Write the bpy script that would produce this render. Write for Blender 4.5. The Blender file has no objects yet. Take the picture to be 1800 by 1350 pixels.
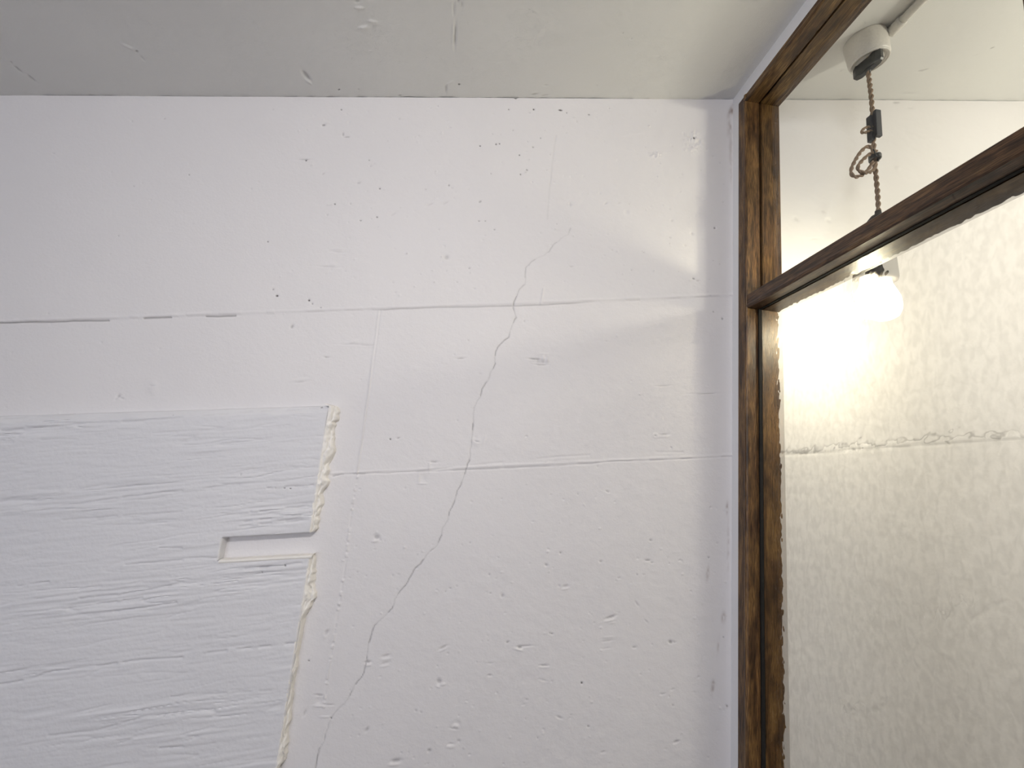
import bpy, bmesh, math, random
import numpy as np
from mathutils import Vector, Matrix

random.seed(7)
D = bpy.data
COL = bpy.context.scene.collection
SC = bpy.context.scene

# ------------------------------------------------------------------ camera
# focal length and axes found from the vanishing points of the photograph (1800 x 1350 frame)
F = 835.0
PC = np.array([900.0, 675.0])
_n = lambda a: a / np.linalg.norm(a)
_d = lambda u, v: np.array([u - PC[0], v - PC[1], F])
AY = _n(_d(810.0, 825.0))
AZ = _d(1315.0, -3850.0); AZ = _n(AZ - AZ.dot(AY) * AY)
AX = np.cross(AY, AZ)
RM = np.array([AX, AY, AZ])            # photo axes (right, down, forward) -> world
CZ = 1.45                              # eye height

cam_d = D.cameras.new('camera'); cam = D.objects.new('camera', cam_d); COL.objects.link(cam)
cam_d.sensor_fit = 'HORIZONTAL'; cam_d.sensor_width = 36.0
cam_d.lens = F / 1800.0 * 36.0
cam_d.clip_start = 0.01
r_, dn, fw = RM[:, 0], RM[:, 1], RM[:, 2]
cam.matrix_world = Matrix(((r_[0], -dn[0], -fw[0], 0), (r_[1], -dn[1], -fw[1], 0),
                           (r_[2], -dn[2], -fw[2], CZ), (0, 0, 0, 1)))
SC.camera = cam

# ------------------------------------------------------------------ world, daylight, exposure
w = D.worlds.new('sky'); SC.world = w; w.use_nodes = True
w.node_tree.nodes['Background'].inputs[0].default_value = (0.72, 0.80, 1.0, 1)
w.node_tree.nodes['Background'].inputs[1].default_value = 0.6
SC.view_settings.view_transform = 'Standard'
SC.view_settings.look = 'None'
SC.view_settings.gamma = 1.0
SC.view_settings.use_curve_mapping = False
SC.view_settings.exposure = 0.56
SC.cycles.use_denoising = True
SC.cycles.max_bounces = 8
SC.cycles.diffuse_bounces = 3
SC.cycles.use_adaptive_sampling = True
SC.cycles.adaptive_threshold = 0.055
SC.cycles.adaptive_min_samples = 12
SC.cycles.caustics_reflective = False
SC.cycles.blur_glossy = 0.5
SC.cycles.transparent_max_bounces = 16
SC.cycles.sample_clamp_indirect = 6.0

def area_light(name, loc, rot, sx, sy, power, col):
    l = D.lights.new(name, 'AREA'); l.shape = 'RECTANGLE'; l.size = sx; l.size_y = sy
    l.energy = power; l.color = col
    o = D.objects.new(name, l); COL.objects.link(o); o.location = loc; o.rotation_euler = rot
    return o
# daylight coming in by the window in the wall behind the camera
area_light('window_daylight', (-1.15, -2.33, 1.20), (math.radians(90), 0, 0), 1.7, 1.3, 14.5, (0.82, 0.865, 1.0))
# the room's own ceiling spot, behind and above the camera, turned to the wall
def aimed(loc, at):
    return (Vector(at)-Vector(loc)).to_track_quat('-Z', 'Y').to_euler()
_lp, _la = (-0.05, -0.58, 2.19), (-0.15, 1.0, 1.50)
sp = area_light('ceiling_spot_light', _lp, aimed(_lp, _la), 0.22, 0.22, 2.95, (1.0, 0.965, 0.955))
# a warm globe lamp further along the room beyond the glass
gl = D.lights.new('next_room_lamp_light', 'POINT'); gl.energy = 15.5; gl.color = (1.0, 0.94, 0.80); gl.shadow_soft_size = 0.09
glo = D.objects.new('next_room_lamp_light', gl); COL.objects.link(glo); glo.location = (1.62, 0.10, 2.24)
sp.data.shape = 'DISK'; sp.data.spread = math.radians(118)

# ------------------------------------------------------------------ helpers
def onY(u, v, y=1.0):
    r = RM @ _d(u, v); p = r * (y / r[1]); return p + np.array([0, 0, CZ])
def proj(x, y, z):
    zz = z - CZ
    a = RM[0, 0]*x + RM[1, 0]*y + RM[2, 0]*zz
    b = RM[0, 1]*x + RM[1, 1]*y + RM[2, 1]*zz
    c = RM[0, 2]*x + RM[1, 2]*y + RM[2, 2]*zz
    return PC[0] + F*a/c, PC[1] + F*b/c

def tag(o, label=None, cat=None, group=None, kind=None):
    if label: o['label'] = label
    if cat: o['category'] = cat
    if group: o['group'] = group
    if kind: o['kind'] = kind
    return o

def empty(name, loc=(0, 0, 0)):
    o = D.objects.new(name, None); COL.objects.link(o); o.location = loc; o.empty_display_size = 0.05
    return o

def link(name, me, mat, parent=None, smooth=False):
    if mat is not None: me.materials.append(mat)
    if smooth:
        me.polygons.foreach_set('use_smooth', np.ones(len(me.polygons), dtype=bool))
    o = D.objects.new(name, me); COL.objects.link(o)
    if parent is not None:
        o.parent = parent
        o.matrix_parent_inverse = Matrix.Translation(-Vector(parent.location))
    return o

def bm_obj(name, bm, mat, parent=None, smooth=False):
    me = D.meshes.new(name); bm.to_mesh(me); bm.free()
    return link(name, me, mat, parent, smooth)

def add_box(bm, x0, x1, y0, y1, z0, z1):
    vs = [bm.verts.new((x, y, z)) for x in (x0, x1) for y in (y0, y1) for z in (z0, z1)]
    for f in ((0, 1, 3, 2), (4, 6, 7, 5), (0, 4, 5, 1), (2, 3, 7, 6), (0, 2, 6, 4), (1, 5, 7, 3)):
        bm.faces.new([vs[i] for i in f])
    return vs

def box(name, x0, x1, y0, y1, z0, z1, mat, parent=None, bev=0.0, seg=2):
    bm = bmesh.new(); add_box(bm, x0, x1, y0, y1, z0, z1)
    bmesh.ops.recalc_face_normals(bm, faces=bm.faces)
    if bev > 0:
        bmesh.ops.bevel(bm, geom=list(bm.edges), offset=bev, segments=seg, affect='EDGES', profile=0.5)
    return bm_obj(name, bm, mat, parent)

def prism(name, poly, axis, a0, a1, mat, parent=None, smooth=False):
    """extrude a closed 2-D outline along 'y' (poly in x,z) or 'z' (poly in x,y)"""
    bm = bmesh.new()
    def P(p, a): return (p[0], a, p[1]) if axis == 'y' else (p[0], p[1], a)
    A = [bm.verts.new(P(p, a0)) for p in poly]; B = [bm.verts.new(P(p, a1)) for p in poly]
    n = len(poly)
    for i in range(n):
        bm.faces.new((A[i], A[(i+1) % n], B[(i+1) % n], B[i]))
    bm.faces.new(A); bm.faces.new(B[::-1])
    bmesh.ops.recalc_face_normals(bm, faces=bm.faces)
    return bm_obj(name, bm, mat, parent, smooth)

def lathe_bm(bm, prof, n=40, mtx=None):
    rings = []
    for r, h in prof:
        if r < 1e-6:
            rings.append([bm.verts.new((0, 0, h))])
        else:
            rings.append([bm.verts.new((r*math.cos(2*math.pi*i/n), r*math.sin(2*math.pi*i/n), h)) for i in range(n)])
    for a, b in zip(rings[:-1], rings[1:]):
        for i in range(n):
            j = (i+1) % n
            if len(a) == 1 and len(b) == 1: continue
            if len(a) == 1: bm.faces.new((a[0], b[i], b[j]))
            elif len(b) == 1: bm.faces.new((a[i], b[0], a[j]))
            else: bm.faces.new((a[i], b[i], b[j], a[j]))
    bmesh.ops.recalc_face_normals(bm, faces=bm.faces)
    if mtx is not None: bmesh.ops.transform(bm, matrix=mtx, verts=bm.verts)
    return bm

def tube_mesh(name, pts, rad, mat, parent=None, sides=7):
    pts = np.asarray(pts, float); n = len(pts)
    t = np.gradient(pts, axis=0); t /= np.linalg.norm(t, axis=1)[:, None] + 1e-12
    up = np.array([0.13, 0.95, 0.21]); V = []
    nrm = up - t[0]*t[0].dot(up); nrm /= np.linalg.norm(nrm)
    for i in range(n):
        nrm = nrm - t[i]*t[i].dot(nrm); nrm /= np.linalg.norm(nrm)
        bi = np.cross(t[i], nrm)
        for k in range(sides):
            a = 2*math.pi*k/sides
            V.append(pts[i] + rad*(math.cos(a)*nrm + math.sin(a)*bi))
    Fc = []
    for i in range(n-1):
        for k in range(sides):
            k2 = (k+1) % sides
            Fc.append((i*sides+k, i*sides+k2, (i+1)*sides+k2, (i+1)*sides+k))
    Fc.append(tuple(range(sides))[::-1]); Fc.append(tuple((n-1)*sides+k for k in range(sides)))
    me = D.meshes.new(name); me.from_pydata([tuple(v) for v in V], [], Fc); me.update()
    return link(name, me, mat, parent, True)

def smooth_path(pts, step=0.0012):
    pts = np.asarray(pts, float); P = [pts[0]*2-pts[1]] + list(pts) + [pts[-1]*2-pts[-2]]
    out = []
    for i in range(1, len(P)-2):
        p0, p1, p2, p3 = P[i-1], P[i], P[i+1], P[i+2]
        m = max(2, int(np.linalg.norm(p2-p1)/step))
        for k in range(m):
            t = k/m
            out.append(0.5*((2*p1)+(-p0+p2)*t+(2*p0-5*p1+4*p2-p3)*t*t+(-p0+3*p1-3*p2+p3)*t**3))
    out.append(np.array(P[-2])); return np.array(out)

def twisted(name, pts, mat, parent, off=0.0024, rad=0.0025, pitch=0.030):
    p = smooth_path(pts); s = np.concatenate([[0], np.cumsum(np.linalg.norm(np.diff(p, axis=0), axis=1))])
    t = np.gradient(p, axis=0); t /= np.linalg.norm(t, axis=1)[:, None]
    nrm = np.array([0.1, 1.0, 0.1]); strands = []
    N, B = [], []
    for i in range(len(p)):
        nrm = nrm - t[i]*t[i].dot(nrm); nrm /= np.linalg.norm(nrm); N.append(nrm); B.append(np.cross(t[i], nrm))
    N, B = np.array(N), np.array(B); obs = []
    for ph in (0, math.pi):
        a = 2*math.pi*s/pitch + ph
        q = p + off*(np.cos(a)[:, None]*N + np.sin(a)[:, None]*B)
        obs.append(tube_mesh(name, q[::2], rad, mat, parent, 8))
    return obs

# ---- numpy noise
def _hash(i, j, seed):
    h = (i.astype(np.int64)*374761393 + j.astype(np.int64)*668265263 + seed*1442695041) & 0x7fffffff
    h = ((h ^ (h >> 13)) * 1274126177) & 0x7fffffff
    return ((h ^ (h >> 16)) & 0xffff)/65535.0
def vnoise(x, y, seed=0):
    i = np.floor(x); j = np.floor(y); fx = x-i; fy = y-j
    fx = fx*fx*(3-2*fx); fy = fy*fy*(3-2*fy)
    a = _hash(i, j, seed); b = _hash(i+1, j, seed); c = _hash(i, j+1, seed); d = _hash(i+1, j+1, seed)
    return (a+(b-a)*fx)+((c+(d-c)*fx)-(a+(b-a)*fx))*fy
def fbm(x, y, seed=0, o=3):
    s = 0; a = 1.0; t = 0
    for k in range(o):
        s = s + a*vnoise(x, y, seed+k*17); t += a; x = x*2.03; y = y*2.03; a *= 0.5
    return s/t - 0.5
def sstep(a, b, x):
    t = np.clip((x-a)/(b-a), 0, 1); return t*t*(3-2*t)

# ------------------------------------------------------------------ materials
def new_mat(name):
    m = D.materials.new(name); m.use_nodes = True
    nt = m.node_tree; b = nt.nodes['Principled BSDF']
    return m, nt, b
def N(nt, t, **kw):
    n = nt.nodes.new(t)
    for k, v in kw.items(): setattr(n, k, v)
    return n

def paint_mat(name, col, recess_dark=False, rough=0.62, bump=0.25, scale=260.0, tint=None):
    m, nt, b = new_mat(name)
    tc = N(nt, 'ShaderNodeTexCoord')
    n1 = N(nt, 'ShaderNodeTexNoise'); n1.inputs['Scale'].default_value = 3.0; n1.inputs['Detail'].default_value = 4
    nt.links.new(tc.outputs['Object'], n1.inputs['Vector'])
    rp = N(nt, 'ShaderNodeMixRGB'); rp.inputs[1].default_value = (*[c*0.965 for c in col], 1)
    t2 = tint or tuple(min(1, c*1.03) for c in col)
    rp.inputs[2].default_value = (*t2, 1)
    nt.links.new(n1.outputs['Fac'], rp.inputs[0])
    out = rp.outputs[0]
    if recess_dark:
        at = N(nt, 'ShaderNodeAttribute', attribute_name='recess_dark')  # cracks, pits and joints darkened: their inner shade put into the colour
        at2 = N(nt, 'ShaderNodeAttribute', attribute_name='rust')
        mx = N(nt, 'ShaderNodeMixRGB'); mx.inputs[2].default_value = (0.06, 0.05, 0.045, 1)
        nt.links.new(at.outputs['Fac'], mx.inputs[0]); nt.links.new(out, mx.inputs[1])
        mr = N(nt, 'ShaderNodeMixRGB'); mr.inputs[2].default_value = (0.22, 0.13, 0.085, 1)
        nt.links.new(at2.outputs['Fac'], mr.inputs[0]); nt.links.new(mx.outputs[0], mr.inputs[1])
        out = mr.outputs[0]
    nt.links.new(out, b.inputs['Base Color'])
    b.inputs['Roughness'].default_value = rough
    b.inputs['Specular IOR Level'].default_value = 0.3
    n2 = N(nt, 'ShaderNodeTexNoise'); n2.inputs['Scale'].default_value = scale; n2.inputs['Detail'].default_value = 3
    nt.links.new(tc.outputs['Object'], n2.inputs['Vector'])
    bp = N(nt, 'ShaderNodeBump'); bp.inputs['Strength'].default_value = bump; bp.inputs['Distance'].default_value = 0.0012
    nt.links.new(n2.outputs['Fac'], bp.inputs['Height']); nt.links.new(bp.outputs[0], b.inputs['Normal'])
    return m

def plain(name, col, rough=0.5, metal=0.0, bump=0.0, scale=300):
    m, nt, b = new_mat(name)
    tc = N(nt, 'ShaderNodeTexCoord')
    n1 = N(nt, 'ShaderNodeTexNoise'); n1.inputs['Scale'].default_value = scale; n1.inputs['Detail'].default_value = 2
    nt.links.new(tc.outputs['Object'], n1.inputs['Vector'])
    mx = N(nt, 'ShaderNodeMixRGB'); mx.inputs[1].default_value = (*[c*0.85 for c in col], 1); mx.inputs[2].default_value = (*[min(1, c*1.12) for c in col], 1)
    nt.links.new(n1.outputs['Fac'], mx.inputs[0]); nt.links.new(mx.outputs[0], b.inputs['Base Color'])
    b.inputs['Roughness'].default_value = rough; b.inputs['Metallic'].default_value = metal
    if bump:
        bp = N(nt, 'ShaderNodeBump'); bp.inputs['Strength'].default_value = bump; bp.inputs['Distance'].default_value = 0.001
        nt.links.new(n1.outputs['Fac'], bp.inputs['Height']); nt.links.new(bp.outputs[0], b.inputs['Normal'])
    return m

def wood_mat(name, axis, dark, light, gold, rough=0.42):
    """grain runs along 'axis' (y or z)"""
    m, nt, b = new_mat(name)
    tc = N(nt, 'ShaderNodeTexCoord')
    def stretched(a, c, det, rgh=0.6, dist=0.0):
        mp = N(nt, 'ShaderNodeMapping')
        s = [c, c, c]; s['xyz'.index(axis)] = a
        mp.inputs['Scale'].default_value = s
        nt.links.new(tc.outputs['Object'], mp.inputs['Vector'])
        n = N(nt, 'ShaderNodeTexNoise'); n.inputs['Scale'].default_value = 1.0
        n.inputs['Detail'].default_value = det; n.inputs['Roughness'].default_value = rgh
        n.inputs['Distortion'].default_value = dist
        nt.links.new(mp.outputs[0], n.inputs['Vector']); return n
    g1 = stretched(9, 160, 5, 0.65, 0.4)
    g2 = stretched(40, 900, 3, 0.6)
    g3 = stretched(7, 30, 3, 0.5, 0.8)
    r1 = N(nt, 'ShaderNodeValToRGB')
    r1.color_ramp.elements[0].position = 0.36; r1.color_ramp.elements[0].color = (*dark, 1)
    r1.color_ramp.elements[1].position = 0.64; r1.color_ramp.elements[1].color = (*light, 1)
    nt.links.new(g1.outputs['Fac'], r1.inputs[0])
    rg = N(nt, 'ShaderNodeValToRGB'); rg.color_ramp.elements[0].position = 0.45; rg.color_ramp.elements[1].position = 0.62
    nt.links.new(g3.outputs['Fac'], rg.inputs[0])
    mg = N(nt, 'ShaderNodeMixRGB'); mg.inputs[2].default_value = (*gold, 1)
    ml = N(nt, 'ShaderNodeMath', operation='MULTIPLY'); ml.inputs[1].default_value = 0.55
    nt.links.new(rg.outputs[0], ml.inputs[0]); nt.links.new(ml.outputs[0], mg.inputs[0]); nt.links.new(r1.outputs[0], mg.inputs[1])
    mf = N(nt, 'ShaderNodeMixRGB', blend_type='MULTIPLY')
    r2 = N(nt, 'ShaderNodeValToRGB')
    r2.color_ramp.elements[0].position = 0.38; r2.color_ramp.elements[0].color = (0.36, 0.32, 0.30, 1)
    r2.color_ramp.elements[1].position = 0.60; r2.color_ramp.elements[1].color = (1.25, 1.22, 1.15, 1)
    nt.links.new(g2.outputs['Fac'], r2.inputs[0])
    mf.inputs[0].default_value = 1.0
    nt.links.new(mg.outputs[0], mf.inputs[1]); nt.links.new(r2.outputs[0], mf.inputs[2])
    g4 = stretched(16, 55, 3, 0.55, 0.5)
    r4 = N(nt, 'ShaderNodeValToRGB')
    r4.color_ramp.elements[0].position = 0.38; r4.color_ramp.elements[0].color = (0.42, 0.38, 0.36, 1)
    r4.color_ramp.elements[1].position = 0.56; r4.color_ramp.elements[1].color = (1.08, 1.08, 1.08, 1)
    nt.links.new(g4.outputs['Fac'], r4.inputs[0])
    m4 = N(nt, 'ShaderNodeMixRGB', blend_type='MULTIPLY'); m4.inputs[0].default_value = 0.75
    nt.links.new(mf.outputs[0], m4.inputs[1]); nt.links.new(r4.outputs[0], m4.inputs[2])
    nt.links.new(m4.outputs[0], b.inputs['Base Color'])
    b.inputs['Roughness'].default_value = rough
    b.inputs['Specular IOR Level'].default_value = 0.4
    bp = N(nt, 'ShaderNodeBump'); bp.inputs['Strength'].default_value = 0.35; bp.inputs['Distance'].default_value = 0.001
    nt.links.new(g2.outputs['Fac'], bp.inputs['Height']); nt.links.new(bp.outputs[0], b.inputs['Normal'])
    return m

M = {}
M['wall'] = paint_mat('white_wall_paint', (0.80, 0.775, 0.775), recess_dark=True, rough=0.55, bump=0.22)
M['board'] = paint_mat('cool_lit_paint', (0.78, 0.77, 0.785), recess_dark=True, rough=0.6, bump=0.22)  # bluish light on the slab put into its base colour
M['ceil'] = paint_mat('ceiling_paint', (0.83, 0.83, 0.81), recess_dark=True, rough=0.7, bump=0.3, scale=420)
M['cream'] = paint_mat('lit_cream_plaster', (0.92, 0.885, 0.83), rough=0.5, bump=0.35, scale=180)  # warm bulb light on the plaster put into its colour
M['trim'] = paint_mat('white_trim_paint', (0.86, 0.86, 0.88), rough=0.35, bump=0.06)
M['shell'] = paint_mat('plain_white_paint', (0.72, 0.71, 0.70), rough=0.7, bump=0.1)
M['floor'] = wood_mat('floor_wood', 'y', (0.10, 0.06, 0.035), (0.22, 0.14, 0.08), (0.25, 0.16, 0.09))
M['wood_z'] = wood_mat('stained_wood_upright', 'z', (0.050, 0.024, 0.009), (0.175, 0.092, 0.034), (0.27, 0.155, 0.055))
M['wood_y'] = wood_mat('stained_wood_rail', 'y', (0.040, 0.020, 0.010), (0.14, 0.075, 0.036), (0.19, 0.11, 0.045))
M['wood_h'] = wood_mat('stained_wood_head', 'y', (0.060, 0.030, 0.011), (0.22, 0.125, 0.05), (0.31, 0.19, 0.07))
M['gasket'] = plain('black_sealant', (0.006, 0.005, 0.004), 0.9)
M['porcelain'] = plain('cream_white_plastic', (0.74, 0.71, 0.66), 0.35)
M['pipe'] = plain('white_conduit_plastic', (0.76, 0.74, 0.69), 0.45)
M['black'] = plain('black_plastic', (0.020, 0.021, 0.021), 0.38, bump=0.1)
M['navy'] = plain('blue_black_plastic', (0.024, 0.026, 0.036), 0.38)
M['cloth'] = plain('brown_braided_cloth', (0.27, 0.185, 0.12), 0.85, bump=0.6, scale=1500)
M['socket'] = plain('dark_brown_socket', (0.016, 0.012, 0.010), 0.7)
M['brass'] = plain('screw_brass', (0.45, 0.36, 0.2), 0.35, metal=0.9)

def clear_glass():
    m = D.materials.new('clear_glass'); m.use_nodes = True; nt = m.node_tree; nt.nodes.clear()
    o = N(nt, 'ShaderNodeOutputMaterial'); mx = N(nt, 'ShaderNodeMixShader')
    t = N(nt, 'ShaderNodeBsdfTransparent'); t.inputs[0].default_value = (0.975, 0.985, 0.975, 1)
    g = N(nt, 'ShaderNodeBsdfGlossy'); g.inputs['Roughness'].default_value = 0.0
    lw = N(nt, 'ShaderNodeLayerWeight'); lw.inputs[0].default_value = 0.5
    pw = N(nt, 'ShaderNodeMath', operation='POWER'); pw.inputs[1].default_value = 5.0
    ma = N(nt, 'ShaderNodeMath', operation='MULTIPLY_ADD'); ma.inputs[1].default_value = 0.5; ma.inputs[2].default_value = 0.02
    nt.links.new(lw.outputs['Facing'], pw.inputs[0]); nt.links.new(pw.outputs[0], ma.inputs[0]); nt.links.new(ma.outputs[0], mx.inputs[0]); nt.links.new(t.outputs[0], mx.inputs[1]); nt.links.new(g.outputs[0], mx.inputs[2])
    nt.links.new(mx.outputs[0], o.inputs[0]); return m
M['clear'] = clear_glass()
def rippled_glass():
    """cast obscure glass: part of the light goes straight through, part is bent by the ripples, a little is mirrored"""
    m = D.materials.new('rippled_glass'); m.use_nodes = True; nt = m.node_tree; nt.nodes.clear()
    o = N(nt, 'ShaderNodeOutputMaterial')
    tc = N(nt, 'ShaderNodeTexCoord'); mp = N(nt, 'ShaderNodeMapping'); mp.inputs['Scale'].default_value = (1, 1.0, 0.55)
    nt.links.new(tc.outputs['Object'], mp.inputs['Vector'])
    n = N(nt, 'ShaderNodeTexNoise'); n.inputs['Scale'].default_value = 105.0; n.inputs['Detail'].default_value = 1.5; n.inputs['Distortion'].default_value = 0.6
    nt.links.new(mp.outputs[0], n.inputs['Vector'])
    cr = N(nt, 'ShaderNodeValToRGB')  # uneven tint painted in to throw rippled light in place of caustics
    cr.color_ramp.elements[0].position = 0.34; cr.color_ramp.elements[0].color = (0.80, 0.80, 0.78, 1)
    cr.color_ramp.elements[1].position = 0.62; cr.color_ramp.elements[1].color = (1.0, 1.0, 0.98, 1)
    nt.links.new(n.outputs['Fac'], cr.inputs[0])
    t = N(nt, 'ShaderNodeBsdfTransparent'); nt.links.new(cr.outputs[0], t.inputs[0])
    r = N(nt, 'ShaderNodeBsdfRefraction'); r.inputs['Roughness'].default_value = 0.0; r.inputs['IOR'].default_value = 1.09
    r.inputs['Color'].default_value = (1, 1, 0.98, 1)
    g = N(nt, 'ShaderNodeBsdfGlossy'); g.inputs['Roughness'].default_value = 0.03
    m1 = N(nt, 'ShaderNodeMixShader'); m1.inputs[0].default_value = 0.55
    nt.links.new(t.outputs[0], m1.inputs[1]); nt.links.new(r.outputs[0], m1.inputs[2])
    lw = N(nt, 'ShaderNodeLayerWeight'); lw.inputs[0].default_value = 0.5
    pw = N(nt, 'ShaderNodeMath', operation='POWER'); pw.inputs[1].default_value = 4.0
    ma = N(nt, 'ShaderNodeMath', operation='MULTIPLY_ADD'); ma.inputs[1].default_value = 0.25; ma.inputs[2].default_value = 0.012
    nt.links.new(lw.outputs['Facing'], pw.inputs[0]); nt.links.new(pw.outputs[0], ma.inputs[0])
    m2 = N(nt, 'ShaderNodeMixShader'); nt.links.new(ma.outputs[0], m2.inputs[0]); nt.links.new(m1.outputs[0], m2.inputs[1]); nt.links.new(g.outputs[0], m2.inputs[2])
    nt.links.new(m2.outputs[0], o.inputs[0]); return m
M['ripple'] = rippled_glass()

def bulb_glass():
    m = D.materials.new('lit_bulb_glass'); m.use_nodes = True; nt = m.node_tree; nt.nodes.clear()
    o = N(nt, 'ShaderNodeOutputMaterial'); ad = N(nt, 'ShaderNodeAddShader')
    t = N(nt, 'ShaderNodeBsdfTransparent'); t.inputs[0].default_value = (0.95, 0.94, 0.9, 1)
    e = N(nt, 'ShaderNodeEmission'); e.inputs[0].default_value = (1.0, 0.86, 0.62, 1); e.inputs[1].default_value = 4.0
    nt.links.new(t.outputs[0], ad.inputs[0]); nt.links.new(e.outputs[0], ad.inputs[1]); nt.links.new(ad.outputs[0], o.inputs[0]); return m
M['bulb'] = bulb_glass()
M['bulb'].cycles.emission_sampling = 'NONE'      # the point light inside it is what is sampled

# ------------------------------------------------------------------ key lines of the room (world metres)
XP = 0.5874                                     # room-side face of the glazed partition
XG = 0.6210                                     # glass plane
XR = 0.6720                                     # far face of the partition frame
CEIL = lambda x: CZ + 0.9866 + 0.178*(x-0.5897)
J1 = lambda x: CZ + 0.2005 + 0.1671*(x+0.9287)
J2 = lambda x: CZ - 0.0288 + 0.1410*(x+0.2063)
BTOP = lambda x: CZ + 0.0277 + 0.1407*(x+0.8827)

# ------------------------------------------------------------------ relief of the cast wall, drawn in photo pixels of the wall plane
def polydist(u, v, pts, reach):
    """distance to a polyline and position along it (only near it)"""
    d = np.full(u.shape, 1e3); s = np.zeros(u.shape); acc = 0.0
    for (ax, ay), (bx, by) in zip(pts[:-1], pts[1:]):
        L = math.hypot(bx-ax, by-ay)
        m = (u > min(ax, bx)-reach) & (u < max(ax, bx)+reach) & (v > min(ay, by)-reach) & (v < max(ay, by)+reach)
        if m.any():
            uu, vv = u[m], v[m]
            t = np.clip(((uu-ax)*(bx-ax)+(vv-ay)*(by-ay))/(L*L), 0, 1)
            dd = np.hypot(uu-ax-t*(bx-ax), vv-ay-t*(by-ay))
            o = d[m]; b = dd < o
            o[b] = dd[b]; d[m] = o
            ss = s[m]; ss[b] = acc+t[b]*L; s[m] = ss
        acc += L
    return d, s

CRACK = [(1002,402),(998,412),(992,415),(984,421),(975,429),(970,436),(965,442),(956,450),(946,454),(938,459),(933,462),(924,471),
         (923,500),(912,510),(908,522),(904,531),(902,542),(907,559),(898,579),(894,592),(883,602),(873,612),(869,629),(871,640),
         (862,654),(858,669),(847,685),(844,698),(832,717),(833,730),(832,742),(829,775),(825,808),(819,827),(812,848),(803,865),
         (798,883),(790,900),(787,915),(777,929),(777,940),(767,960),(760,967),(754,971),(746,983),(729,1000),(720,1018),(703,1040),
         (694,1053),(689,1071),(677,1082),(666,1092),(658,1100),(652,1118),(647,1136),(644,1164),(640,1184),(631,1196),(623,1207),
         (614,1227),(604,1238),(594,1247),(581,1264),(575,1282),(570,1300),(561,1318),(558,1330),(555,1350),(545,1400)]
JOINT1 = [(-120,572),(0,568),(190,563),(270,559),(390,556),(500,552),(560,549),(600,547),(660,545),(760,541),(860,539),(955,536),(1040,531),(1100,529),(1150,527),(1220,524),(1290,520)]
JOINT2 = [(585,838),(600,834),(627,833),(680,832),(740,829),(820,826),(950,820),(1040,815),(1080,811),(1130,810),(1200,807),(1290,802)]
WEDGE2 = [(640,832),(735,828),(860,815),(980,803),(1060,799),(1130,795),(1200,795)]
JA = [(977,240),(972,275),(966,330),(962,385)]
JA2 = [(955,508),(953,520),(951,534)]
JB = [(666,546),(661,590),(655,632),(648,690),(640,745),(628,833)]
JBD = [(628,838),(617,905),(608,985),(598,1050),(590,1100),(577,1180),(569,1243)]
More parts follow.
